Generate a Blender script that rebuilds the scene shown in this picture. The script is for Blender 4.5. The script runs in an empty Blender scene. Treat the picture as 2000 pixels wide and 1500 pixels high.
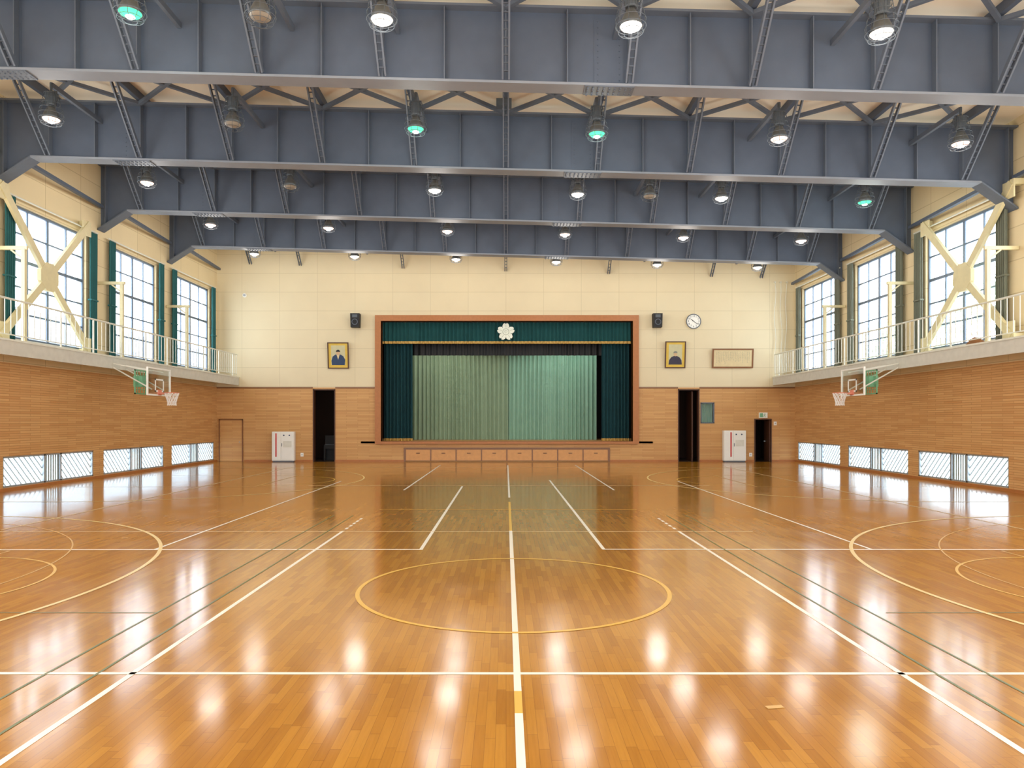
import bpy, math, random, bmesh
from mathutils import Vector, Matrix
random.seed(7)
S = bpy.context.scene
COL = S.collection
S.view_settings.view_transform = 'Standard'
PI = math.pi

# ------------------------------------------------------------ materials
def srgb(r, g, b):
    f = lambda c: (c/255/12.92) if c/255 <= .04045 else ((c/255+.055)/1.055)**2.4
    return (f(r), f(g), f(b), 1)
def newmat(name):
    m = bpy.data.materials.new(name); m.use_nodes = True
    nt = m.node_tree; b = nt.nodes['Principled BSDF']
    return m, nt, b
def N(nt, t, **kw):
    n = nt.nodes.new(t)
    for k, v in kw.items(): setattr(n, k, v)
    return n
def math_(nt, op, a, b=None):
    n = N(nt, 'ShaderNodeMath', operation=op)
    for i, v in enumerate((a, b)):
        if v is None: continue
        if isinstance(v, (int, float)): n.inputs[i].default_value = v
        else: nt.links.new(v, n.inputs[i])
    return n.outputs[0]
def plain(name, col, rough=.6, metal=0, var=.12, scale=6, spec=.5):
    m, nt, b = newmat(name)
    g = N(nt, 'ShaderNodeNewGeometry')
    no = N(nt, 'ShaderNodeTexNoise'); no.inputs['Scale'].default_value = scale; no.inputs['Detail'].default_value = 4
    nt.links.new(g.outputs['Position'], no.inputs['Vector'])
    r = N(nt, 'ShaderNodeMix', data_type='RGBA')
    r.inputs[6].default_value = tuple(c*(1-var) for c in col[:3])+(1,)
    r.inputs[7].default_value = tuple(min(1, c*(1+var)) for c in col[:3])+(1,)
    nt.links.new(no.outputs['Fac'], r.inputs[0]); nt.links.new(r.outputs[2], b.inputs['Base Color'])
    b.inputs['Roughness'].default_value = rough; b.inputs['Metallic'].default_value = metal
    b.inputs['Specular IOR Level'].default_value = spec
    return m
def emis(name, col, st):
    m, nt, b = newmat(name)
    b.inputs['Base Color'].default_value = (.02,.02,.02,1); b.inputs['Specular IOR Level'].default_value = .1
    b.inputs['Emission Color'].default_value = col; b.inputs['Emission Strength'].default_value = st
    return m
def brickmat(name, c1, c2, mort, axis, bw, bh, ms=.006, off=.5, rough=.55, bumpy=.3, nz=.25):
    m, nt, b = newmat(name)
    g = N(nt, 'ShaderNodeNewGeometry'); s = N(nt, 'ShaderNodeSeparateXYZ'); nt.links.new(g.outputs['Position'], s.inputs[0])
    c = N(nt, 'ShaderNodeCombineXYZ')
    nt.links.new(s.outputs[axis], c.inputs[0]); nt.links.new(s.outputs['Z'], c.inputs[1])
    t = N(nt, 'ShaderNodeTexBrick'); t.offset = off
    t.inputs['Scale'].default_value = 1; t.inputs['Brick Width'].default_value = bw; t.inputs['Row Height'].default_value = bh
    t.inputs['Mortar Size'].default_value = ms; t.inputs['Mortar Smooth'].default_value = .1
    t.inputs['Color1'].default_value = c1; t.inputs['Color2'].default_value = c2; t.inputs['Mortar'].default_value = mort
    nt.links.new(c.outputs[0], t.inputs['Vector'])
    no = N(nt, 'ShaderNodeTexNoise'); no.inputs['Scale'].default_value = 1.3; no.inputs['Detail'].default_value = 5
    nt.links.new(g.outputs['Position'], no.inputs['Vector'])
    mx = N(nt, 'ShaderNodeMix', data_type='RGBA', blend_type='MULTIPLY'); mx.inputs[0].default_value = nz
    nt.links.new(t.outputs['Color'], mx.inputs[6]); nt.links.new(no.outputs['Fac'], mx.inputs[7])
    nt.links.new(mx.outputs[2], b.inputs['Base Color']); b.inputs['Roughness'].default_value = rough
    bp = N(nt, 'ShaderNodeBump'); bp.inputs['Strength'].default_value = bumpy; bp.inputs['Distance'].default_value = .01; bp.invert = True
    nt.links.new(t.outputs['Fac'], bp.inputs['Height']); nt.links.new(bp.outputs[0], b.inputs['Normal'])
    return m
def floormat():
    m, nt, b = newmat('parquet')
    g = N(nt, 'ShaderNodeNewGeometry'); s = N(nt, 'ShaderNodeSeparateXYZ'); nt.links.new(g.outputs['Position'], s.inputs[0])
    fx = math_(nt, 'DIVIDE', s.outputs['X'], .066)
    row = math_(nt, 'FLOOR', fx)
    w1 = N(nt, 'ShaderNodeTexWhiteNoise', noise_dimensions='1D'); nt.links.new(row, w1.inputs['W'])
    fy = math_(nt, 'ADD', math_(nt, 'DIVIDE', s.outputs['Y'], .6), math_(nt, 'MULTIPLY', w1.outputs['Value'], 7.3))
    colm = math_(nt, 'FLOOR', fy)
    c = N(nt, 'ShaderNodeCombineXYZ'); nt.links.new(row, c.inputs[0]); nt.links.new(colm, c.inputs[1])
    w2 = N(nt, 'ShaderNodeTexWhiteNoise', noise_dimensions='2D'); nt.links.new(c.outputs[0], w2.inputs['Vector'])
    ramp = N(nt, 'ShaderNodeValToRGB'); e = ramp.color_ramp.elements
    e[0].position = 0; e[0].color = srgb(170, 114, 28); e[1].position = 1; e[1].color = srgb(192, 136, 44)
    x = e.new(.5); x.color = srgb(182, 125, 35)
    nt.links.new(w2.outputs['Value'], ramp.inputs[0])
    mp = N(nt, 'ShaderNodeMapping'); mp.inputs['Scale'].default_value = (30, 1.5, 1); nt.links.new(g.outputs['Position'], mp.inputs[0])
    no = N(nt, 'ShaderNodeTexNoise'); no.inputs['Scale'].default_value = 2; no.inputs['Detail'].default_value = 6; nt.links.new(mp.outputs[0], no.inputs['Vector'])
    r2 = N(nt, 'ShaderNodeValToRGB'); r2.color_ramp.elements[0].position = .3; r2.color_ramp.elements[0].color = (.82, .78, .7, 1); r2.color_ramp.elements[1].position = .6; r2.color_ramp.elements[1].color = (1, 1, 1, 1)
    nt.links.new(no.outputs['Fac'], r2.inputs[0])
    mx = N(nt, 'ShaderNodeMix', data_type='RGBA', blend_type='MULTIPLY'); mx.inputs[0].default_value = .5
    nt.links.new(ramp.outputs[0], mx.inputs[6]); nt.links.new(r2.outputs[0], mx.inputs[7])
    gx = math_(nt, 'LESS_THAN', math_(nt, 'FRACT', fx), .045); gy = math_(nt, 'LESS_THAN', math_(nt, 'FRACT', fy), .008)
    gap = math_(nt, 'MAXIMUM', gx, gy)
    mg = N(nt, 'ShaderNodeMix', data_type='RGBA'); mg.inputs[7].default_value = srgb(110, 66, 18)
    nt.links.new(math_(nt, 'MULTIPLY', gap, .5), mg.inputs[0]); nt.links.new(mx.outputs[2], mg.inputs[6])
    nt.links.new(mg.outputs[2], b.inputs['Base Color'])
    n3 = N(nt, 'ShaderNodeTexNoise'); n3.inputs['Scale'].default_value = 1.1; n3.inputs['Detail'].default_value = 6; nt.links.new(g.outputs['Position'], n3.inputs['Vector'])
    mr = N(nt, 'ShaderNodeMapRange'); mr.inputs['From Min'].default_value = .3; mr.inputs['From Max'].default_value = .7; mr.inputs['To Min'].default_value = .1; mr.inputs['To Max'].default_value = .16
    nt.links.new(n3.outputs['Fac'], mr.inputs[0]); nt.links.new(mr.outputs[0], b.inputs['Coat Roughness'])
    b.inputs['Roughness'].default_value = .5; b.inputs['Specular IOR Level'].default_value = .05
    b.inputs['Coat Weight'].default_value = 1; b.inputs['Coat IOR'].default_value = 1.5
    return m
def glassmat(name, tint, gl=.08):
    m = bpy.data.materials.new(name); m.use_nodes = True; nt = m.node_tree; nt.nodes.clear()
    o = N(nt, 'ShaderNodeOutputMaterial'); t = N(nt, 'ShaderNodeBsdfTransparent'); t.inputs[0].default_value = tint
    g = N(nt, 'ShaderNodeBsdfGlossy'); g.inputs['Roughness'].default_value = .05
    mx = N(nt, 'ShaderNodeMixShader'); mx.inputs[0].default_value = gl
    nt.links.new(t.outputs[0], mx.inputs[1]); nt.links.new(g.outputs[0], mx.inputs[2]); nt.links.new(mx.outputs[0], o.inputs[0])
    return m
def frostmat(name, col, k=.4):
    m = bpy.data.materials.new(name); m.use_nodes = True; nt = m.node_tree; nt.nodes.clear()
    o = N(nt, 'ShaderNodeOutputMaterial'); t = N(nt, 'ShaderNodeBsdfTransparent'); t.inputs[0].default_value = (.92, .96, 1, 1)
    g = N(nt, 'ShaderNodeBsdfTranslucent'); g.inputs[0].default_value = col
    mx = N(nt, 'ShaderNodeMixShader'); mx.inputs[0].default_value = k
    nt.links.new(t.outputs[0], mx.inputs[1]); nt.links.new(g.outputs[0], mx.inputs[2]); nt.links.new(mx.outputs[0], o.inputs[0])
    return m

M = dict(
 floor=floormat(),
 clad_back=brickmat('wood_strips_back', srgb(214,166,104), srgb(200,148,88), srgb(168,118,66), 'X', 1.1, .075, .004, nz=.12),
 clad_side=brickmat('wood_strips_side', srgb(220,172,112), srgb(204,150,90), srgb(168,116,66), 'Y', .9, .07, .005, nz=.12, bumpy=.15),
 cream_back=brickmat('cream_panels_back', srgb(226,212,176), srgb(224,209,172), srgb(206,191,154), 'X', 1.82, .91, .010, 0, .7, .2, .08),
 cream_side=brickmat('cream_panels_side', srgb(230,212,170), srgb(226,206,162), srgb(200,180,138), 'Y', 1.82, .91, .012, 0, .7, .2, .08),
 ceil=brickmat('ceiling_boards', srgb(250,240,218), srgb(246,234,210), srgb(226,210,180), 'Y', 30, .6, .02, 0, .8, .2, .04),
 steel=plain('blue_grey_steel', srgb(79,89,104), .5, 0, .12, 3),
 flange=plain('light_grey_steel', srgb(128,134,142), .5, 0, .1, 3),
 brace=plain('grey_steel_bar', srgb(92,100,111), .5, 0, .12, 5),
 yellow=plain('cream_yellow_paint', srgb(212,200,156), .5),
 rail=plain('off_white_paint', srgb(220,220,206), .45),
 concrete=plain('pale_concrete', srgb(204,202,190), .8),
 frame=plain('bloom_lifted_metal', srgb(100,116,134), .4, .2),  # grey lightened to imitate bloom from the bright panes
 alum=plain('aluminium', srgb(178,186,192), .35, .6),
 glass=frostmat('hazy_glass', (.95,.97,1,1), .1),
 bglass=glassmat('clear_glass', (.96,.98,1,1), .04),
 frost=frostmat('pale_blue_glass', srgb(214,230,238)),
 lattice=plain('grey_lattice', srgb(150,156,152), .5),
 bars=plain('grey_bars', srgb(130,132,120), .5),
 wood=plain('orange_brown_wood', srgb(172,108,54), .45, 0, .18, 9),
 woodl=plain('stage_front_wood', srgb(206,148,86), .45, 0, .15, 7),
 woodd=plain('dark_wood', srgb(80,46,26), .5),
 teal=plain('dark_teal_velvet', srgb(8,60,66), .9, 0, .2, 3),
 tealv=plain('valance_velvet', srgb(12,72,72), .9, 0, .2, 3),
 wcurt=plain('teal_window_curtain', srgb(42,98,98), .9, 0, .15, 3),
 wcurt2=plain('grey_window_curtain', srgb(112,116,100), .9, 0, .15, 3),
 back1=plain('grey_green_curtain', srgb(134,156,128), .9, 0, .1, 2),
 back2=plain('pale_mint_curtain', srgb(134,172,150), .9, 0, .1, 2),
 black=plain('black_matte', srgb(14,14,16), .6),
 room_shade=plain('shade_brown_wall', srgb(56,34,22), .8),  # gloom of the unlit side rooms put into the wall colour
 gold=plain('gold_fringe', srgb(196,160,84), .6, .2),
 silver=plain('silver_white', srgb(222,226,210), .35, .2),
 silverd=plain('silver_grey', srgb(150,160,140), .35, .2),
 white=plain('white_paint', srgb(240,240,232), .4, 0, .03),
 red=plain('red_print', srgb(206,92,88), .5),
 green=plain('green_paint', srgb(120,180,140), .5),
 mat=plain('yellow_mat_board', srgb(214,180,70), .6),
 paper=plain('aged_paper', srgb(214,196,152), .7),
 skin=plain('portrait_skin', srgb(206,170,130), .7),
 robe=plain('portrait_blue_robe', srgb(44,66,96), .7),
 suit=plain('portrait_dark_robe', srgb(56,52,70), .7),
 pict=plain('portrait_backdrop', srgb(196,190,150), .7),
 frameb=plain('brown_frame', srgb(128,82,44), .4),
 reflector=plain('lamp_metal', srgb(104,108,108), .4, .5),
 ballast=plain('lamp_housing', srgb(80,88,94), .5),
 lens_w=emis('lamp_glow_warm', (1, .88, .74, 1), 5.0),
 lens_p=emis('lamp_glow_pink', (1, .66, .52, 1), 3.0),
 lens_g=emis('lamp_glow_green', (.08, .95, .45, 1), 1.7),
 core=emis('lamp_glow_core', (1, .97, .94, 1), 6),
 lens_o=plain('unlit_glass', srgb(150,140,125), .3),
 lw=plain('white_line_paint', srgb(244,240,228), .3, 0, .04),
 lwf=plain('worn_white_line_paint', srgb(226,200,156), .3, 0, .08),
 lfaint=plain('faint_line_paint', srgb(214,172,98), .3, 0, .08),
 ly=plain('yellow_line_paint', srgb(226,182,78), .3, 0, .08),
 lyp=plain('pale_yellow_line_paint', srgb(232,206,136), .3, 0, .08),
 lg=plain('green_line_paint', srgb(98,108,48), .3, 0, .1),
 net=plain('white_net', srgb(240,236,230), .7),
 orange=plain('red_rim', srgb(222,140,116), .4),
 acryl=glassmat('acrylic_board', (.9,.93,.92,1), .15),
 ground=plain('grey_ground', srgb(180,188,196), .9, 0, .2, 1),
 leaf=plain('green_leaves', srgb(120,152,100), .8, 0, .35, 2),
 bark=plain('brown_bark', srgb(100,84,66), .9),
 bldg=plain('pale_building', srgb(206,210,214), .8),
 roof=plain('slate_roof', srgb(80,94,108), .7),
 cloth=plain('brown_cloth', srgb(140,92,50), .9),
)

# ------------------------------------------------------------ mesh builder
class MB:
    def __init__(s): s.v = []; s.f = []
    def add(s, vs, fs):
        o = len(s.v); s.v += [Vector(p) for p in vs]; s.f += [tuple(i+o for i in f) for f in fs]; return s
    def box(s, x0, x1, y0, y1, z0, z1):
        return s.add([(x0,y0,z0),(x1,y0,z0),(x1,y1,z0),(x0,y1,z0),(x0,y0,z1),(x1,y0,z1),(x1,y1,z1),(x0,y1,z1)],
            [(0,3,2,1),(4,5,6,7),(0,1,5,4),(1,2,6,5),(2,3,7,6),(3,0,4,7)])
    def bar(s, p, q, w, h, up=(0,0,1)):
        p = Vector(p); q = Vector(q); d = (q-p).normalized(); up = Vector(up)
        a = d.cross(up)
        if a.length < 1e-4: a = d.cross(Vector((1,0,0)))
        a.normalize(); b = a.cross(d).normalized(); a *= w/2; b *= h/2
        return s.add([p-a-b,p+a-b,p+a+b,p-a+b,q-a-b,q+a-b,q+a+b,q-a+b], [(0,3,2,1),(4,5,6,7),(0,1,5,4),(1,2,6,5),(2,3,7,6),(3,0,4,7)])
    def tube(s, p, q, r, n=8, r2=None):
        p = Vector(p); q = Vector(q); d = (q-p).normalized(); r2 = r if r2 is None else r2
        a = d.cross(Vector((0,0,1)))
        if a.length < 1e-4: a = Vector((1,0,0))
        a.normalize(); b = a.cross(d)
        vs = [p+(a*math.cos(2*PI*i/n)+b*math.sin(2*PI*i/n))*r for i in range(n)]+[q+(a*math.cos(2*PI*i/n)+b*math.sin(2*PI*i/n))*r2 for i in range(n)]
        return s.add(vs, [(i,(i+1)%n,n+(i+1)%n,n+i) for i in range(n)]+[tuple(range(n))[::-1], tuple(range(n,2*n))])
    def lathe(s, prof, c=(0,0,0), n=20):
        vs = []; fs = []
        for r, z in prof:
            for i in range(n): vs.append((c[0]+r*math.cos(2*PI*i/n), c[1]+r*math.sin(2*PI*i/n), c[2]+z))
        for k in range(len(prof)-1):
            for i in range(n): fs.append((k*n+i, k*n+(i+1)%n, (k+1)*n+(i+1)%n, (k+1)*n+i))
        return s.add(vs, fs)
    def disc(s, c, r, axis='z', n=24, rz=None):
        vs = []
        for i in range(n):
            a = 2*PI*i/n; u = r*math.cos(a); v = (rz or r)*math.sin(a)
            vs.append((c[0]+u, c[1]+v, c[2]) if axis == 'z' else (c[0]+u, c[1], c[2]+v))
        return s.add(vs, [tuple(range(n))])
    def ring(s, c, r, rt, n=24, m=6, axis='z'):
        vs = []; fs = []
        for i in range(n):
            a = 2*PI*i/n
            for j in range(m):
                b = 2*PI*j/m; R = r+rt*math.cos(b); h = rt*math.sin(b)
                vs.append((c[0]+R*math.cos(a), c[1]+R*math.sin(a), c[2]+h) if axis == 'z' else (c[0]+R*math.cos(a), c[1]+h, c[2]+R*math.sin(a)))
        for i in range(n):
            for j in range(m): fs.append((i*m+j, ((i+1)%n)*m+j, ((i+1)%n)*m+(j+1)%m, i*m+(j+1)%m))
        return s.add(vs, fs)
    def prism(s, pts, a0, a1, axis='y'):
        n = len(pts)
        g = (lambda p, a: (p[0], a, p[1])) if axis == 'y' else ((lambda p, a: (a, p[0], p[1])) if axis == 'x' else (lambda p, a: (p[0], p[1], a)))
        vs = [g(p, a0) for p in pts]+[g(p, a1) for p in pts]
        return s.add(vs, [tuple(range(n)), tuple(range(n, 2*n))[::-1]]+[(i, n+i, n+(i+1)%n, (i+1)%n) for i in range(n)])
    def build(s, name, mat, parent=None, local=False, smooth=False):
        vs = s.v; org = Vector((0,0,0))
        if parent is not None and not local: org = Vector(parent.get('_o', (0,0,0)))
        if parent is None and vs:
            xs = [v.x for v in vs]; ys = [v.y for v in vs]; org = Vector(((min(xs)+max(xs))/2, (min(ys)+max(ys))/2, min(v.z for v in vs)))
        me = bpy.data.meshes.new(name); me.from_pydata([tuple(v-org) for v in vs], [], s.f); me.update()
        bm = bmesh.new(); bm.from_mesh(me); bmesh.ops.recalc_face_normals(bm, faces=bm.faces); bm.to_mesh(me); bm.free()
        me.materials.append(M[mat])
        if smooth:
            for p in me.polygons: p.use_smooth = True
        o = bpy.data.objects.new(name, me); COL.objects.link(o)
        if parent is not None: o.parent = parent
        else: o.location = org
        o['_o'] = tuple(org)
        return o
def reg(o, loc): o['_o'] = tuple(loc)
def tag(o, label, cat, group=None):
    o['label'] = label; o['category'] = cat
    if group: o['group'] = group
    return o
def thing(name, label, cat, loc=(0,0,0), rot=(0,0,0), group=None):
    o = bpy.data.objects.new(name, None); COL.objects.link(o); o.location = loc; o.rotation_euler = rot
    o.empty_display_size = .1; reg(o, loc)
    return tag(o, label, cat, group)
def struct(o):
    o['kind'] = 'structure'; reg(o, tuple(o.location)); return o
def sroot(name, loc):
    o = bpy.data.objects.new(name, None); COL.objects.link(o); o.location = loc; return struct(o)
def copy_tree(o, parent=None):
    kids = list(o.children)
    c = o.copy(); COL.objects.link(c)
    if parent is not None: c.parent = parent
    for ch in kids: copy_tree(ch, c)
    return c
def text_mesh(mb, txt, c, size):
    cu = bpy.data.curves.new('tmp', 'FONT'); cu.body = txt; cu.size = size; cu.align_x = 'CENTER'; cu.align_y = 'CENTER'
    o = bpy.data.objects.new('tmp', cu); COL.objects.link(o)
    bpy.context.view_layer.update()
    me = o.evaluated_get(bpy.context.evaluated_depsgraph_get()).to_mesh()
    mb.add([(c[0]+v.co.x, c[1], c[2]+v.co.y) for v in me.vertices], [tuple(p.vertices) for p in me.polygons])
    bpy.data.objects.remove(o); bpy.data.curves.remove(cu)

# ------------------------------------------------------------ dimensions
H = 1.97; F = 1408.0; D = 34.8; W = 13.95; T = .3
WA = W-.022
SL = .027
zb = lambda x: 8.82-SL*x
zt = lambda x: 10.35-SL*x
GY = [14.75, 19.8, 24.8, 29.85]
ORD = ['nearest', 'second', 'third', 'farthest']

def cells(mb, u0, u1, z0, z1, holes, put):
    us = sorted({u0, u1}|{h[0] for h in holes if u0 < h[0] < u1}|{h[1] for h in holes if u0 < h[1] < u1})
    zs = sorted({z0, z1}|{h[2] for h in holes if z0 < h[2] < z1}|{h[3] for h in holes if z0 < h[3] < z1})
    for a, b in zip(us, us[1:]):
        for c, d in zip(zs, zs[1:]):
            m = ((a+b)/2, (c+d)/2)
            if any(h[0] < m[0] < h[1] and h[2] < m[1] < h[3] for h in holes): continue
            put(mb, a, b, c, d)
    return mb

# ------------------------------------------------------------ floor and painted lines
fl = struct(MB().box(-W, W, -3, D, -.15, 0).build('floor', 'floor'))
LZ = [.002]
def line(x0, y0, x1, y1, mat='lw', w=.05, dz=0):
    z = LZ[0]+dz
    p = Vector((x0,y0,0)); q = Vector((x1,y1,0)); d = (q-p).normalized(); a = Vector((-d.y, d.x, 0))*w/2
    mb = MB(); vs = [p-a, q-a, q+a, p+a]
    mb.add([(v.x, v.y, z) for v in vs], [(0,1,2,3)]); return mb.build('painted_line', mat, fl)
def arc(cx, cy, r, a0, a1, mat='lyp', w=.05, dz=.0, n=72, name='painted_arc'):
    z = LZ[0]+dz; vs = []; fs = []
    for i in range(n+1):
        a = a0+(a1-a0)*i/n
        for R in (r-w/2, r+w/2): vs.append((cx+R*math.cos(a), cy+R*math.sin(a), z))
    for i in range(n): fs.append((2*i, 2*i+1, 2*i+3, 2*i+2))
    return MB().add(vs, fs).build(name, mat, fl)
CX = .087
line(CX, 2.0, CX, 4.85, 'lw', .055, .001); line(CX, 4.85, CX, 5.25, 'ly', .055, .001); line(CX, 5.25, CX, 12.9, 'lw', .055, .001)
line(CX, 12.9, CX, 17.5, 'ly', .05, .001); line(CX, 18.5, CX, 32, 'lw', .05, .001)
line(-12.5, 5.63, 12.5, 5.61, 'lw', .05)
for sx in (-2.91, 3.08):
    line(sx, 2.0, sx, 12.9, 'lw', .05)
    for k in range(5): line(sx, 13.1+k*.32, sx, 13.3+k*.32, 'lw', .05)
    line(sx+(.01 if sx < 0 else 0), 20.5, sx, 32, 'lw', .055)
line(-1.3, 11.05, -1.31, 21.7, 'lw', .055); line(1.5, 11.05, 1.45, 23.9, 'lw', .055)
line(-12.5, 11.0, -1.27, 11.03, 'lw', .05, .0005); line(1.48, 11.05, 12.5, 11.0, 'lw', .05, .0005)
line(-12.5, 12.85, 4.4, 12.85, 'lwf', .045, .0005)
line(-6, 21.9, 6.2, 21.9, 'lwf', .05, .0005)
line(-2.8, 16.0, 2.9, 16.0, 'ly', .04, .0005)
line(-11, 30.5, 11, 30.5, 'lwf', .04, .0005)
line(-5.37, 11, -5.37, 23.5, 'lw', .045, .001); line(5.6, 11, 5.6, 23.5, 'lw', .045, .001)
line(-9.1, 13, -9.1, 31, 'lwf', .05, .001); line(9.4, 13, 9.4, 31, 'lwf', .05, .001)
for sx in (3.75, 3.35, -3.58, -3.18): line(sx, 2.5, sx, 15, 'lg', .024, .0007)
line(3.9, 7.4, 12.5, 7.4, 'lg', .022, .0007); line(-12.5, 7.4, -3.6, 7.4, 'lg', .022, .0007)
arc(CX, 8.5, 1.8, 0, 2*PI, 'ly', .05, .0012, 96, 'centre_circle')
for cy in (8.6, 23.8):
    for s in (-1, 1):
        cx = s*11.1
        a0, a1 = (PI/2, 3*PI/2) if s > 0 else (-PI/2, PI/2)
        arc(cx, cy, 6.3, a0, a1, 'lyp', .055, .0015, 72, 'three_point_arc')
        if cy < 10:
            arc(cx+s*.6, cy, 5.6, a0, a1, 'lfaint', .022, .0013, 72, 'three_point_arc')
        for dy in (-6.3, 6.3): line(cx, cy+dy, s*13.2, cy+dy, 'lyp', .055, .0015)
        arc(s*7.5, cy, 1.8, a0, a1, 'ly', .035, .0016, 48, 'free_throw_arc')
        line(s*7.5, cy-2.3, s*7.5, cy+2.3, 'lfaint', .035, .0016)
        for dy in (-2.3, 2.3): line(s*7.5, cy+dy, s*13.2, cy+dy, 'lfaint', .035, .0016)
for x, y, w_ in ((1.85, 4.95, .06), (9.6, 9.9, .05), (-6.4, 12.1, .05)):
    line(x-w_, y, x+w_, y+.02, 'lfaint', .05, .0008)

# ------------------------------------------------------------ back wall
px = lambda x: (x-988)*D/F
pz = lambda y: H-(y-822)*D/F
ST = (-6.02, 6.12, .98, 6.78)
LD = (px(611), px(655), -1, 3.5)
RD = (px(1324), px(1366), -1, 3.5)
SW = (px(1368), px(1395), pz(827), pz(786))
BD = (px(1475), px(1505), -1, pz(820))
BH = [ST, LD, RD, SW, BD]
putb = lambda mb, a, b, c, d: mb.box(a, b, D, D+T, c, d)
wb = struct(cells(MB(), -W-T, W+T, 3.58, 11.2, BH, putb).build('wall_back', 'cream_back'))
cells(MB(), -W-T, W+T, 0, 3.58, BH, putb).build('wood_cladding', 'clad_back', wb)
t_ = MB()
for a, b in ((-W, LD[0]), (LD[1], -6.3), (6.4, RD[0]), (RD[1], W)): t_.box(a, b, D-.03, D, 3.54, 3.6)
struct(t_.build('trim_2', 'frameb'))
t_ = MB()
for a, b in ((-12.62, LD[0]), (LD[1], -4.9), (4.98, RD[0]), (RD[1], BD[0]-.06), (BD[1]+.06, W)): t_.box(a, b, D-.03, D, 0, .1)
struct(t_.build('baseboard_back', 'wood'))
def room(nm, x0, x1, z1, y1=38.5):
    for k, b in (('left', (x0-.1, x0, D+T, y1, 0, z1)), ('right', (x1, x1+.1, D+T, y1, 0, z1)), ('back', (x0-.1, x1+.1, y1, y1+.1, 0, z1))):
        struct(MB().box(*b).build(f'wall_{nm}_{k}', 'room_shade'))
    struct(MB().box(x0-.1, x1+.1, D+T, y1+.1, z1, z1+.1).build(f'ceiling_{nm}', 'room_shade'))
    struct(MB().box(x0-.1, x1+.1, D, y1+.1, -.1, -.002).build(f'floor_{nm}', 'room_shade'))
room('left_room', -12, -7.3, 3.6); room('right_room', 7.6, 13.6, 3.6)
for k, b in (('left', (-7.1, -7.0, D+T, 41, 0, 7.6)), ('right', (7.1, 7.2, D+T, 41, 0, 7.6)), ('back', (-7.1, 7.2, 41, 41.1, 0, 7.6))):
    struct(MB().box(*b).build(f'wall_stage_{k}', 'black'))
struct(MB().box(-7.1, 7.2, D+T, 41, 7.6, 7.7).build('ceiling_stage', 'black'))
struct(MB().box(-7.0, 7.1, D-.0, 41, .88, .98).build('floor_stage', 'woodl'))
fr = sroot('trim_1', (0, D, 0))
MB().box(-6.3, -6.02, D-.12, D+.35, .98, 6.78).build('frame_side', 'wood', fr)
MB().box(6.12, 6.4, D-.12, D+.35, .98, 6.78).build('frame_side', 'wood', fr)
MB().box(-6.3, 6.4, D-.12, D+.35, 6.78, 7.06).build('frame_top', 'wood', fr)
MB().box(-6.3, 6.4, D-.16, D+.02, .86, .98).build('frame_sill', 'wood', fr)
x0 = px(792); dw = (px(1188)-x0)/8
names = ['first', 'second', 'third', 'fourth', 'fifth', 'sixth', 'seventh', 'eighth']
tr = MB(); tr.box(x0-.08, x0+8*dw+.08, D-.035, D, .62, .68); tr.box(x0-.08, x0, D-.035, D, 0, .62); tr.box(x0+8*dw, x0+8*dw+.08, D-.035, D, 0, .62)
struct(tr.build('trim_3', 'frameb'))
for i in range(8):
    a = x0+i*dw
    t = thing('storage_drawer', f'{names[i]} wooden storage drawer from the left under the stage', 'drawer', (a+dw/2, D-.03, .04), group='storage drawers under the stage')
    f_ = MB().box(a+.03, a+dw-.03, D-.06, D-.022, .05, .6).build('front_panel', 'woodl', t)
    e = MB(); e.box(a+.0, a+.03, D-.075, D-.022, .04, .61); e.box(a+dw-.03, a+dw, D-.075, D-.022, .04, .61); e.box(a+.03, a+dw-.03, D-.075, D-.022, .585, .61); e.box(a+.03, a+dw-.03, D-.075, D-.022, .04, .06); e.build('edge_frame', 'frameb', t)
    h = MB(); h.box(a+dw/2-.09, a+dw/2+.09, D-.095, D-.06, .40, .43); h.build('handle', 'woodd', f_)

# ------------------------------------------------------------ curtains
def wavy(x0, x1, y, z0, z1, amp, nw, seed=0, axis='x', flare=0, nz=4):
    rnd = random.Random(seed); n = nw*8; vs = []; fs = []
    ph = [rnd.uniform(-.5, .5) for _ in range(nw+2)]; am = [rnd.uniform(.6, 1.2) for _ in range(nw+2)]
    for j in range(nz+1):
        tz = j/nz
        for i in range(n+1):
            u = i/n; k = int(u*nw); fr_ = u*nw-k
            A = am[k]*(1-fr_)+am[k+1]*fr_; P = ph[k]*(1-fr_)+ph[k+1]*fr_
            o = amp*A*math.sin(2*PI*u*nw+P+.3*math.sin(tz*3+k))*(1-flare*tz)
            c = x0+(x1-x0)*u
            z = z0+(z1-z0)*tz
            vs.append((c, y+o, z) if axis == 'x' else (y+o, c, z))
    for j in range(nz):
        for i in range(n): fs.append((j*(n+1)+i, j*(n+1)+i+1, (j+1)*(n+1)+i+1, (j+1)*(n+1)+i))
    return MB().add(vs, fs)
t = thing('stage_valance', 'dark teal pleated valance with gold fringe across the top of the stage', 'curtain', (0, 35.25, 5.75))
c_ = wavy(-6.02, 6.12, 35.25, 5.84, 6.9, .05, 62, 1).build('pleated_cloth', 'tealv', t, smooth=True)
wavy(-6.02, 6.12, 35.22, 5.74, 5.86, .05, 62, 1).build('fringe', 'gold', c_, smooth=True)
for nm, a, b, sd in (('left', -6.0, -4.6, 3), ('right', 4.72, 6.1, 4)):
    t = thing('stage_curtain', f'dark teal velvet curtain gathered at the {nm} side of the stage', 'curtain', ((a+b)/2, 35.6, .98))
    c_ = wavy(a, b, 35.6, 1.1, 6.6, .09, 8, sd).build('velvet_panel', 'teal', t, smooth=True)
    wavy(a, b, 35.58, .99, 1.11, .09, 8, sd).build('fringe', 'gold', c_, smooth=True)
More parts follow.
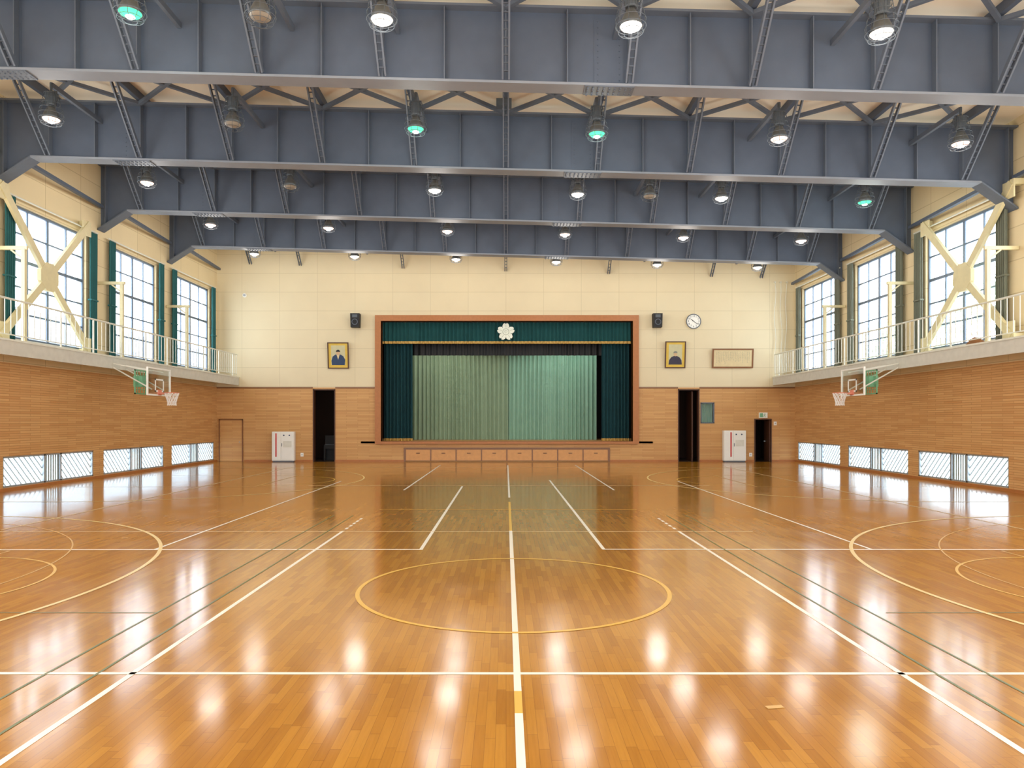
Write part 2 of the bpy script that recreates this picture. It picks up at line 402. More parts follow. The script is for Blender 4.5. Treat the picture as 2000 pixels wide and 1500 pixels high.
tag(wavy(-6, 6.1, 36.1, 5.24, 6.9, .04, 40, 5).build('stage_border', 'black', smooth=True), 'black border cloth behind the teal stage valance', 'curtain')
tag(wavy(-5.1, .12, 37.4, .99, 6.7, .07, 24, 6, nz=2).build('back_curtain', 'back1', smooth=True), 'left half of the pale grey green curtain at the back of the stage', 'curtain')  # differing tones of the halves paint in the light fade across the curtain
tag(wavy(.05, 4.72, 37.45, .99, 6.7, .07, 22, 8, nz=2).build('back_curtain', 'back2', smooth=True), 'right half, painted brighter and mintier, of the pale curtain at the back of the stage', 'curtain')

t = thing('school_emblem', 'silver cherry blossom emblem on the teal stage valance', 'emblem', (0, 35.08, 6.3))
def petal(a, mbx):
    pts = [(0,.06),(-.12,.16),(-.17,.27),(-.13,.38),(-.05,.43),(0,.37),(.05,.43),(.13,.38),(.17,.27),(.12,.16)]
    c, s_ = math.cos(a), math.sin(a)
    return mbx.prism([(x*c-z*s_, 6.3+x*s_+z*c) for x, z in pts], 35.04, 35.12)
for k in range(5):
    p_ = petal(k*2*PI/5, MB()).build('petal', 'silver', t)
    a = PI/2+k*2*PI/5; MB().bar((.2*math.cos(a), 35.03, 6.3+.2*math.sin(a)), (.33*math.cos(a), 35.03, 6.3+.33*math.sin(a)), .014, .012, (0,1,0)).build('petal_vein', 'silverd', p_)
n = 16; m = MB().prism([(.15*math.cos(2*PI*i/n), 6.3+.15*math.sin(2*PI*i/n)) for i in range(n)], 35.03, 35.12); m.build('centre_disc', 'silver', t)
m = MB(); m.ring((0, 35.03, 6.3), .15, .01, axis='y')
for p, q in (((-.07,.05),(.07,.05)), ((0,.1),(0,-.1)), ((-.07,-.02),(.07,-.02)), ((-.07,.05),(-.07,-.02)), ((.07,.05),(.07,-.02))): m.bar((p[0], 35.03, 6.3+p[1]), (q[0], 35.03, 6.3+q[1]), .012, .012, (0,1,0))
m.build('centre_mark', 'silverd', t)
MB().box(-.02, .02, 35.12, 35.17, 6.28, 6.5).build('hanger', 'black', t)

# ------------------------------------------------------------ back wall fittings
for nm, xc in (('left', 697), ('right', 1281)):
    X = px(xc); Z = pz(628)
    t = thing('wall_speaker', f'black loudspeaker on the wall at the upper {nm} of the stage', 'speaker', (X, D, Z-.34), group=None)
    m = MB(); m.prism([(X-.2, Z-.33), (X+.2, Z-.33), (X+.22, Z+.33), (X-.22, Z+.33)], D-.5, D-.12); m.build('cabinet', 'black', t)
    MB().box(X-.05, X+.05, D-.14, D, Z-.1, Z+.36).build('wall_bracket', 'brace', t)
    MB().ring((X, D-.505, Z-.08), .13, .018, axis='y').build('woofer', 'brace', t)
    MB().box(X-.12, X+.12, D-.515, D-.5, Z+.13, Z+.27).build('horn', 'ballast', t)
X, Z = px(1354), pz(628)
t = thing('wall_clock', 'round white wall clock right of the stage', 'clock', (X, D, Z-.34))
m = MB(); n = 36
m.prism([(X+.34*math.cos(2*PI*i/n), Z+.34*math.sin(2*PI*i/n)) for i in range(n)], D-.07, D); dl = m.build('dial', 'white', t)
MB().ring((X, D-.07, Z), .34, .022, 36, axis='y').build('rim', 'brace', t)
m = MB()
for k in range(12):
    a = PI/2-(k+1)*PI/6; text_mesh(m, str(k+1), (X+.25*math.cos(a), D-.075, Z+.25*math.sin(a)), .13)
m.build('numerals', 'black', dl)
for L, ang, w in ((.15, 10.35/12, .03), (.23, 21/60, .02)):
    a = PI/2-ang*2*PI; MB().bar((X, D-.085, Z), (X+L*math.cos(a), D-.085, Z+L*math.sin(a)), w, .006, (0,1,0)).build('hand', 'black', t)
def portrait(xc0, xc1, y0, y1, lab, robe, kind):
    X = (px(xc0)+px(xc1))/2; w = px(xc1)-px(xc0); z0 = pz(y1); h = pz(y0)-z0
    t = thing('framed_portrait', lab, 'picture', (X, D-.02, z0), (math.radians(6), 0, 0))
    a = w/2; b = .05
    m = MB(); m.box(-a, -a+b, -.05, 0, 0, h); m.box(a-b, a, -.05, 0, 0, h); m.box(-a+b, a-b, -.05, 0, 0, b); m.box(-a+b, a-b, -.05, 0, h-b, h); m.build('frame', 'woodd', t, True)
    MB().box(-a+b, a-b, -.025, -.005, b, h-b).build('mat_board', 'mat', t, True)
    c = a-.17
    p = MB().box(-c, c, -.03, -.02, .17, h-.15).build('picture', 'pict', t, True)
    g = MB(); sc = c/.33; zz = .17
    if kind == 0: pts = [(-.3,0),(.3,0),(.33,.25),(.24,.42),(.1,.5),(.0,.46),(-.12,.5),(-.26,.4),(-.32,.2)]
    else: pts = [(-.33,0),(.33,0),(.3,.22),(.2,.36),(.07,.42),(-.07,.42),(-.2,.36),(-.3,.22)]
    g.prism([(x*sc, zz+z*sc*1.0) for x, z in pts], -.036, -.03); g.build('painted_robe', robe, p, True)
    g = MB(); zc = zz+(.58 if kind == 0 else .52)*sc
    g.prism([(.085*sc*math.cos(i*PI/8), zc+.115*sc*math.sin(i*PI/8)) for i in range(16)], -.038, -.03); g.build('painted_head', 'skin', p, True)
    g = MB()
    g.prism([(.1*sc*math.cos(i*PI/8), zc+.04*sc+.1*sc*math.sin(i*PI/8)) for i in range(9)], -.042, -.03); g.build('painted_hair', 'black' if kind == 0 else 'bars', p, True)
    if kind == 0: g = MB(); g.prism([(-.07*sc, zz+.48*sc), (.07*sc, zz+.48*sc), (0, zz+.25*sc)], -.04, -.03); g.build('painted_collar', 'paper', p, True)
portrait(641, 682, 669, 720, 'framed portrait of a figure in blue robe, left of the stage', 'robe', 0)
portrait(1298, 1338, 667, 719, 'framed portrait of a figure in dark robe, right of the stage', 'suit', 1)
X0, X1, Z0, Z1 = px(1390), px(1470), pz(719), pz(681)
t = thing('framed_calligraphy', 'wide brown framed sheet of handwriting right of the stage', 'picture', ((X0+X1)/2, D-.02, Z0), (math.radians(6), 0, 0))
a = (X1-X0)/2; h = Z1-Z0; b = .07
m = MB(); m.box(-a, -a+b, -.05, 0, 0, h); m.box(a-b, a, -.05, 0, 0, h); m.box(-a+b, a-b, -.05, 0, 0, b); m.box(-a+b, a-b, -.05, 0, h-b, h); m.build('frame', 'frameb', t, True)
pp = MB().box(-a+b, a-b, -.03, -.005, b, h-b).build('paper_sheet', 'paper', t, True)
m = MB(); rnd = random.Random(3)
for i in range(20):
    x = a-.2-i*.083; n = rnd.randint(7, 11)
    for k in range(n):
        z = h-.17-k*.055
        for q in range(3):
            dx, dz = rnd.uniform(-.015, .015), rnd.uniform(-.015, .015); an = rnd.uniform(0, PI)
            m.bar((x+dx-.014*math.cos(an), -.032, z+dz-.014*math.sin(an)), (x+dx+.014*math.cos(an), -.032, z+dz+.014*math.sin(an)), .006, .003, (0,1,0))
m.build('ink_strokes', 'bars', pp, True)
X, Z = px(1490), pz(811)
t = thing('exit_sign', 'small green and white exit sign above the black doorway', 'sign', (X, D, Z-.13))
sb = MB().box(X-.2, X+.2, D-.07, D, Z-.13, Z+.13).build('sign_box', 'white', t)
m = MB(); m.box(X-.17, X-.02, D-.075, D-.07, Z-.1, Z+.1); m.build('door_pictogram', 'green', sb)
m = MB(); m.disc((X+.07, D-.076, Z+.07), .022, 'y', 12)
for p, q in (((.06,.04),(.04,-.02)), ((.06,.03),(.12,.01)), ((.06,.03),(.01,.02)), ((.04,-.02),(.09,-.05)), ((.09,-.05),(.08,-.1)), ((.04,-.02),(.0,-.07))):
    m.bar((X+p[0], D-.076, Z+p[1]), (X+q[0], D-.076, Z+q[1]), .022, .004, (0,1,0))
m.build('running_figure', 'green', sb)
d = sroot('door_2', ((BD[0]+BD[1])/2, D, 0))
m = MB(); m.box(BD[0]-.05, BD[0], D-.03, D+T, 0, BD[3]); m.box(BD[1], BD[1]+.05, D-.03, D+T, 0, BD[3]); m.box(BD[0]-.05, BD[1]+.05, D-.03, D+T, BD[3], BD[3]+.05); m.build('door_frame', 'woodd', d)
m = MB(); m.box(BD[1]-.05, BD[1]-.01, D+.02, D+.75, .01, BD[3]-.02); lf = m.build('door_leaf', 'woodd', d)
MB().box(BD[1]-.1, BD[1]-.05, D+.6, D+.68, .95, 1.0).build('door_handle', 'alum', lf)
d = sroot('door_1', (px(451), D, 0))
a, b = px(428), px(475)
m = MB(); m.box(a, a+.05, D-.05, D, 0, 2.05); m.box(b-.05, b, D-.05, D, 0, 2.05); m.box(a, b, D-.05, D, 2.0, 2.06); m.build('door_frame', 'frameb', d)
lf = MB().box(a+.05, b-.05, D-.03, D, .01, 2.0).build('door_leaf', 'clad_back', d)
MB().tube((b-.16, D-.07, .95), (b-.16, D-.03, .95), .025).build('door_handle', 'alum', lf)
for nm, dd in (('door_3', LD), ('door_4', RD)):
    d = sroot(nm, ((dd[0]+dd[1])/2, D, 0))
    m = MB(); m.box(dd[0]-.0, dd[0]+.05, D-.02, D+T, 0, 3.5); m.box(dd[1]-.05, dd[1], D-.02, D+T, 0, 3.5); m.box(dd[0], dd[1], D-.02, D+T, 3.45, 3.5); m.build('door_frame', 'woodd', d)
MB().box(RD[1]-.3, RD[1]-.24, D+T, D+1.3, .01, 3.4).build('door_leaf', 'woodd', d)
d = sroot('window_13', ((SW[0]+SW[1])/2, D, SW[2]))
m = MB(); m.box(SW[0], SW[0]+.05, D-.03, D+.1, SW[2], SW[3]); m.box(SW[1]-.05, SW[1], D-.03, D+.1, SW[2], SW[3]); m.box(SW[0], SW[1], D-.03, D+.1, SW[3]-.05, SW[3]); m.box(SW[0], SW[1], D-.03, D+.1, SW[2], SW[2]+.05)
m.build('window_frame', 'brace', d); MB().box(SW[0]+.05, SW[1]-.05, D+.04, D+.05, SW[2]+.05, SW[3]-.05).build('glass_pane', 'bglass', d)
tag(wavy(SW[0]+.05, SW[1]-.05, D+.16, SW[2]+.02, SW[3]-.02, .03, 7, 9).build('booth_curtain', 'back2', smooth=True), 'teal curtain behind the small booth window right of the stage', 'curtain')
X = px(638)
t = thing('upright_piano', 'black upright piano inside the dark doorway left of the stage', 'piano', (X, 36.2, 0))
m = MB(); m.box(X-.42, X+.42, 36.2, 36.6, .06, 1.2); m.box(X-.42, X+.42, 35.9, 36.2, .58, .78); m.build('case', 'black', t)
MB().box(X-.45, X+.45, 36.15, 36.65, 1.2, 1.24).build('top_lid', 'black', t)
for s in (-1, 1): MB().box(X+s*.38-.04, X+s*.38+.04, 35.92, 36.0, 0, .58).build('leg', 'black', t)
MB().box(X-.36, X+.36, 35.93, 36.12, .78, .8).build('keyboard', 'brace', t)
MB().box(X-.42, X+.42, 36.2, 36.6, 0, .06).build('plinth', 'black', t)
for nm, xa, xb, yt, kind in (('left', 531, 574, 843, 0), ('right', 1414, 1457, 841, 1)):
    a, b = (xa-988)*34.5/F, (xb-988)*34.5/F; z1 = H-(yt-822)*34.5/F
    t = thing('notice_cabinet', ('white upright cabinet with red stripe beside the flush wooden door at left' if kind == 0 else 'white upright cabinet with red stripe between right opening and black doorway'), 'cabinet', ((a+b)/2, 34.5, 0))
    MB().box(a, b, 34.5, D-.04, .06, z1).build('body', 'white', t)
    m = MB(); m.box(a+.03, b-.03, 34.53, D-.06, 0, .06); m.build('plinth', 'brace', t)
    mid = a+(b-a)*.42
    dr = [MB().box(u0, u1, 34.475, 34.5, .1, z1-.03).build('door', 'white', t) for u0, u1 in ((a+.02, mid-.01), (mid+.01, b-.02))]
    s0 = a+(b-a)*(.16 if kind == 0 else .28)
    MB().box(s0, s0+(b-a)*.07, 34.468, 34.475, .25, z1-.08).build('red_stripe', 'red', dr[0])
    m = MB()
    for q, u in enumerate((.55, .8)): m.prism([((a+(b-a)*u)+.035*math.cos(i*PI/6), z1-.18+.035*math.sin(i*PI/6)) for i in range(12)], 34.468, 34.475)
    m.build('round_sticker', 'robe', dr[1])
    m = MB(); m.box(a+(b-a)*.52, a+(b-a)*.9, 34.47, 34.475, z1-.75, z1-.45); m.build('notice_sheet', 'rail', dr[1])
    MB().box(mid+.03, mid+.05, 34.45, 34.475, .75, .9).build('handle', 'brace', dr[1])
for xc, yc, lab in ((590, 888, 'small white socket plate low on the wall beside the left doorway'), (1466, 888, 'small white socket plate low on the wall beside the black doorway'), (1514, 827, 'small white switch plate right of the black doorway')):
    X, Z = px(xc), pz(yc); t = thing('wall_plate', lab, 'wall plate', (X, D, Z-.08))
    MB().box(X-.07, X+.07, D-.015, D, Z-.09, Z+.09).build('plate', 'white', t); MB().box(X-.025, X+.025, D-.025, D-.015, Z-.03, Z+.03).build('rocker', 'alum', t)
X, Z = px(478), pz(577); t = thing('wall_sensor', 'small round white fitting high on the wall at left', 'sensor', (X, D, Z))
m = MB(); m.tube((X, D-.04, Z), (X, D, Z), .1, 16); m.build('base_plate', 'white', t); MB().tube((X, D-.1, Z), (X, D-.04, Z), .05, 16).build('lens', 'alum', t)
for k, (x0_, x1_) in enumerate(((1512, 1512), (1522, 1526), (1534, 1532))):
    m = MB(); pts = [(px(x0_+(x1_-x0_)*i/10)+.04*math.sin(i*1.3+k), D-.12, pz(552)+(4.1-pz(552))*i/10) for i in range(11)]
    for p, q in zip(pts, pts[1:]): m.tube(p, q, .012, 6)
    m.box(pts[0][0]-.03, pts[0][0]+.03, D-.14, D, pts[0][2]-.02, pts[0][2]+.03)
    tag(m.build('hanging_rope', 'rail'), ['leftmost', 'middle', 'rightmost'][k]+' of three thin white ropes hanging in the far right corner', 'rope')

# ------------------------------------------------------------ side walls, windows, balconies
UP = [(20.25, 23.95), (25.5, 28.75), (30.25, 33.9)]
EXTRA = [(15.2, 19.0), (10.2, 13.9), (5, 9), (0, 4)]
LO = [(20.0, 24.4), (25.0, 29.4), (30.1, 34.45)]
NEAR = ['nearest', 'middle', 'farthest']
wn = 1
for s, nm in ((-1, 'left'), (1, 'right')):
    put = lambda mb, a, b, c, d: mb.box(min(s*W, s*(W+T)), max(s*W, s*(W+T)), a, b, c, d)
    holes = [(a, b, 4.3, 8.15) for a, b in UP+EXTRA]+[(a, b, .1, .97) for a, b in LO]
    w = struct(cells(MB(), -3, D, 3.6, 11.2, holes, put).build('wall_'+nm, 'cream_side'))
    cells(MB(), -3, D, 0, 3.6, holes, put).build('wood_cladding', 'clad_side', w)
    struct(MB().box(min(s*W, s*(W-.03)), max(s*W, s*(W-.03)), 9.5, D-.03, 0, .09).build('baseboard_'+nm, 'wood'))
    for (a, b), k in zip(UP, range(3)):
        d = sroot(f'window_{wn}', (s*(W+.12), (a+b)/2, 4.3)); wn += 1
        xx0, xx1 = sorted((s*(W+.08), s*(W+.16)))
        m = MB(); m.box(xx0, xx1, a, a+.07, 4.3, 8.15); m.box(xx0, xx1, b-.07, b, 4.3, 8.15); m.box(xx0, xx1, a, b, 8.08, 8.15); m.box(xx0, xx1, a, b, 4.3, 4.37)
        m.build('window_frame', 'frame', d)
        m = MB()
        for q in range(1, 4):
            y = a+(b-a)*q/4; ww = .045 if q == 2 else .022; m.box(xx0+.01, xx1-.01, y-ww, y+ww, 4.3, 8.15)
        for q in range(1, 5):
            z = 4.3+3.85*q/5; ww = .045 if q == 3 else .022; m.box(xx0+.015, xx1-.015, a, b, z-ww, z+ww)
        m.build('mullions', 'frame', d)
        MB().box(s*(W+.12)-.004, s*(W+.12)+.004, a+.05, b-.05, 4.35, 8.1).build('glass_pane', 'glass', d)
        MB().box(min(s*(W-.06), s*(W+.1)), max(s*(W-.06), s*(W+.1)), a-.05, b+.05, 4.22, 4.3).build('window_sill', 'concrete', d)
        for e, (c0, c1) in zip(('near', 'far'), ((a-.38, a+.02), (b-.02, b+.38))):
            t = thing('window_curtain', f'{"teal" if s < 0 else "grey"} curtain drawn to the {e} side of the {NEAR[k]} upper window on the {nm}', 'curtain', (s*(W-.14), (c0+c1)/2, 4.12), group=f'curtains along the {nm} gallery')
            c_ = wavy(c0, c1, s*(W-.14), 4.13, 8.26, .05, 5, k+10, 'y').build('curtain_cloth', 'wcurt' if s < 0 else 'wcurt2', t, smooth=True)
            MB().bar((s*(W-.14), c0, 6.0), (s*(W-.14), c1, 6.0), .13, .05).build('tie_band', 'wcurt' if s < 0 else 'wcurt2', c_)
        tag(MB().tube((s*(W-.14), a-.45, 8.3), (s*(W-.14), b+.45, 8.3), .025).build('curtain_rail', 'rail'), f'curtain rail above the {NEAR[k]} upper window on the {nm}', 'curtain rail')
    for (a, b), k in zip(LO, range(3)):
        d = sroot(f'window_{wn}', (s*(W+.1), (a+b)/2, .1)); wn += 1
        xx0, xx1 = sorted((s*(W+.02), s*(W+.1))); z0, z1 = .1, .97; L = b-a
        c1, c2 = a+L*.42, a+L*.6
        m = MB(); m.box(xx0, xx1, a, a+.05, z0, z1); m.box(xx0, xx1, b-.05, b, z0, z1); m.box(xx0, xx1, a, b, z1-.05, z1); m.box(xx0, xx1, a, b, z0, z0+.05)
        for c in (c1, c2): m.box(xx0, xx1, c-.035, c+.035, z0, z1)
        m.build('window_frame', 'alum', d)
        MB().box(s*(W+.12)-.004, s*(W+.12)+.004, a+.03, b-.03, z0+.02, z1-.02).build('glass_pane', 'frost', d)
        for u0, u1 in ((a+.05, c1-.035), (c2+.035, b-.05)):
            m = MB(); h = z1-z0; c = u0-h
            while c < u1:
                p0 = max(u0, c); p1 = min(u1, c+h)
                if p1-p0 > .05:
                    m.bar((s*(W+.09), p0, z0+h-(p0-c)), (s*(W+.09), p1, z0+h-(p1-c)), .015, .032, (1,0,0))
                c += .22
            m.build('diagonal_wires', 'lattice', d)
        m = MB(); n = 7
        for i in range(n):
            y = c1+.06+(c2-c1-.12)*i/(n-1); m.box(s*(W+.09)-.01, s*(W+.09)+.01, y-.022, y+.022, z0, z1)
        m.build('vertical_bars', 'bars', d)
    BX = 12.88
    t = thing('balcony', f'pale concrete gallery walkway along the {nm} wall', 'balcony', (s*(W+BX)/2, 24, 3.68))
    m = MB(); xx = sorted((s*BX, s*WA)); m.box(xx[0], xx[1], 9.6, D-.022, 3.86, 4.05); m.build('deck', 'concrete', t)
    xx = sorted((s*BX, s*(BX+.15))); MB().box(xx[0], xx[1], 9.6, D-.022, 3.68, 3.86).build('edge_beam', 'concrete', t)
    xx = sorted((s*(BX-.02), s*(BX+.1))); MB().box(xx[0], xx[1], 9.6, D-.022, 4.05, 4.1).build('kerb', 'rail', t)
    t = thing('railing', f'white metal railing along the {nm} gallery edge', 'railing', (s*(BX+.05), 24, 4.1))
    RX = s*(BX+.04)
    MB().tube((RX, 12, 5.15), (RX, D-.16, 5.15), .028).build('top_rail', 'rail', t)
    MB().tube((RX, 12, 4.22), (RX, D-.16, 4.22), .015).build('bottom_rail', 'rail', t)
    y = 16.0; i = 0
    pm = MB().tube((RX, 0, 4.1), (RX, 0, 5.13), .026, 8); bmh = MB().tube((RX, 0, 4.22), (RX, 0, 5.13), .011, 6)
    po = bo = None
    while y < D-.18:
        post = (i % 7 == 0)
        if post:
            if po is None: po = pm.build('post', 'rail', t); o = po
            else: o = po.copy(); COL.objects.link(o)
        else:
            if bo is None: bo = bmh.build('baluster', 'rail', t); o = bo
            else: o = bo.copy(); COL.objects.link(o)
        o.parent = t; o.location = (0, y, 0)
        y += .235; i += 1
    for y, k in zip((19.6, 24.6, 29.6), range(3)):
        X = s*13.1
        t = thing('bracket_post', f'yellow gallery post with a horizontal arm, {NEAR[k]} on the {nm} side', 'post', (X, y, 4.055), group=f'yellow posts on the {nm} gallery')
        MB().box(X-.05, X+.05, y-.05, y+.05, 4.055, 6.66).build('upright', 'yellow', t)
        xx = sorted((s*13.0, s*WA)); MB().box(xx[0], xx[1], y-.04, y+.04, 6.62, 6.72).build('arm', 'yellow', t)
        MB().box(X-.09, X+.09, y-.1, y+.1, 4.055, 4.08).build('base_plate', 'yellow', t)
        MB().bar((X, y, 6.35), (X+s*.35, y, 6.62), .05, .04).build('knee', 'yellow', t)
    X = s*(W-.3); yc, zc = 21.5, 6.25
    t = thing('cross_brace', f'cream steel cross brace in front of the nearest upper window on the {nm}', 'brace', (X, yc, 4.1))
    E = ((19.45, 8.4), (23.6, 8.4), (23.6, 4.27), (19.45, 4.27))
    for ey, ez in E:
        v = Vector((0, ey-yc, ez-zc)); st_ = Vector((X, yc, zc))+v*.1
        MB().bar(st_, (X, ey, ez), .22, .1, (1,0,0)).build('diagonal_arm', 'yellow', t)
        dy = 1 if ey > yc else -1; dz = 1 if ez > zc else -1
        MB().prism([(ey+dy*.1, ez+dz*.06), (ey-dy*.35, ez+dz*.06), (ey-dy*.35, ez-dz*.15), (ey-dy*.15, ez-dz*.4), (ey+dy*.1, ez-dz*.4)], X-.02, X+.02, 'x').build('end_gusset', 'yellow', t)
    g1, g2 = .42, .16
    MB().prism([(yc-g1,zc-g2),(yc-g2,zc-g1),(yc+g2,zc-g1),(yc+g1,zc-g2),(yc+g1,zc+g2),(yc+g2,zc+g1),(yc-g2,zc+g1),(yc-g1,zc+g2)], X-.06, X+.06, 'x').build('centre_gusset', 'yellow', t)
    xx = sorted((X, s*WA))
    for ey in (19.45, 23.6):
        for ez in (8.42, 4.25): MB().box(xx[0], xx[1], ey-.08, ey+.08, ez-.08, ez+.08).build('wall_stub', 'yellow', t)

m = MB(); rnd = random.Random(5)
vs = []; n = 14; k_ = 6
for j in range(k_+1):
    th = PI/2*j/k_
    for i in range(n):
        a = 2*PI*i/n; r = math.cos(th)*(1+rnd.uniform(-.18, .18))
        vs.append((13.2+.12*r*math.cos(a), 20.3+.4*r*math.sin(a), 4.06+.24*math.sin(th)*(1+rnd.uniform(-.15, .15))))
fs = [(j*n+i, j*n+(i+1)%n, (j+1)*n+(i+1)%n, (j+1)*n+i) for j in range(k_) for i in range(n)]+[tuple(range(n))]
m.add(vs, fs); tag(m.build('cloth_bundle', 'cloth', smooth=True), 'crumpled brown cloth bundle on the right gallery floor', 'cloth')

# ------------------------------------------------------------ basketball hoops
for s, nm in ((-1, 'left'), (1, 'right')):
    t = thing('basketball_hoop', f'wall hung basketball hoop under the {nm} gallery', 'basketball hoop', (s*11.6, 24.0, 2.5))
    bx_, y0, y1, z0, z1 = s*11.55, 23.2, 24.8, 2.8, 3.72
    bb = MB().box(bx_-.012, bx_+.012, y0+.04, y1-.04, z0+.04, z1-.04).build('backboard', 'acryl', t)
    m = MB()
    for a, b, c, d_ in ((y0, y1, z0, z0+.05), (y0, y1, z1-.05, z1), (y0, y0+.05, z0+.05, z1-.05), (y1-.05, y1, z0+.05, z1-.05)): m.box(bx_-.025, bx_+.025, a, b, c, d_)
    m.build('board_frame', 'white', t)
    m = MB(); yy0, yy1, q0, q1 = 23.7, 24.3, 2.93, 3.36; xs_ = bx_-s*.02
    for a, b, c, d_ in ((yy0, yy1, q0, q0+.05), (yy0, yy1, q1-.05, q1), (yy0, yy0+.05, q0, q1), (yy1-.05, yy1, q0, q1)): m.box(xs_-.006, xs_+.006, a, b, c, d_)
    m.build('target_square', 'white', bb)
    rc = (s*11.12, 24.0, 2.9)
    MB().ring(rc, .225, .012).build('rim', 'orange', t)
    m = MB(); xx = sorted((s*11.55, s*11.33)); m.box(xx[0], xx[1], 23.92, 24.08, 2.86, 2.91); m.box(min(bx_, bx_-s*.04), max(bx_, bx_-s*.04), 23.88, 24.12, 2.82, 3.0); m.build('rim_bracket', 'orange', t)
    m = MB(); R = [(.225, 0), (.19, -.12), (.15, -.24), (.13, -.34), (.14, -.42)]; n = 12
    for k in range(len(R)-1):
        for i in range(n):
            for dd in (.5, -.5):
                o0 = (k % 2)*.5; a = 2*PI*(i+o0)/n; b = 2*PI*(i+o0+dd)/n
                m.tube((rc[0]+R[k][0]*math.cos(a), rc[1]+R[k][0]*math.sin(a), rc[2]+R[k][1]), (rc[0]+R[k+1][0]*math.cos(b), rc[1]+R[k+1][0]*math.sin(b), rc[2]+R[k+1][1]), .01, 4)
    m.build('net', 'net', t)
    for yy in (23.6, 24.4):
        for (za, zz) in ((3.6, 3.85), (3.0, 3.72)):
            MB().bar((s*12.85, yy, zz), (s*11.58, yy, za), .035, .035).build('support_arm', 'rail', t)
    m = MB(); gx = s*12.15
    for a, b, c, d_ in ((23.6, 24.35, 2.85, 2.89), (23.6, 24.35, 3.62, 3.66), (23.6, 23.64, 2.85, 3.66), (24.31, 24.35, 2.85, 3.66)): m.box(gx-.02, gx+.02, a, b, c, d_)
    for q in range(1, 4): m.box(gx-.008, gx+.008, 23.6+q*.187-.008, 23.6+q*.187+.008, 2.85, 3.66)
    for q in range(1, 5): m.box(gx-.008, gx+.008, 23.6, 24.35, 2.85+q*.16-.008, 2.85+q*.16+.008)
    m.build('rear_frame', 'green', t)
    MB().box(min(s*12.0, s*12.3), max(s*12.0, s*12.3), 23.8, 24.15, 3.1, 3.45).build('crank_box', 'green', t)

# ------------------------------------------------------------ roof
m = MB(); vs = [(-W-T, -3, 10.62+SL*(W+T)), (W+T, -3, 10.62-SL*(W+T)), (W+T, D+T, 10.62-SL*(W+T)), (-W-T, D+T, 10.62+SL*(W+T))]
m.add(vs+[(v[0], v[1], v[2]+.12) for v in vs], [(0,1,2,3), (7,6,5,4), (0,4,5,1), (1,5,6,2), (2,6,7,3), (3,7,4,0)])
struct(m.build('ceiling', 'ceil'))
struct(MB().box(-W-T, W+T, -3.3, -3, 4.5, 11.2).build('wall_front_baffle', 'cream_back'))  # unseen wall added to cut light on the nearest girder, open below for sky
XK = [k*2.49 for k in range(-5, 6)]
pos_w = ['first', 'second', 'third', 'fourth', 'fifth', 'sixth', 'seventh', 'eighth', 'ninth', 'tenth', 'last']
for k, x in enumerate(XK):
    tag(MB().box(x-.06, x+.06, 5, D-.025, 10.4-SL*x, 10.61-SL*x-.003).build('roof_purlin', 'steel'), f'grey steel roof purlin running towards the stage, {pos_w[k]} from the left', 'purlin', 'roof purlins')
def quadbar(mb, x0, x1, y0, y1, z00, z01, z10, z11):
    return mb.add([(x0,y0,z00),(x1,y0,z10),(x1,y1,z10),(x0,y1,z00),(x0,y0,z01),(x1,y0,z11),(x1,y1,z11),(x0,y1,z01)],
            [(0,3,2,1),(4,5,6,7),(0,1,5,4),(1,2,6,5),(2,3,7,6),(3,0,4,7)])
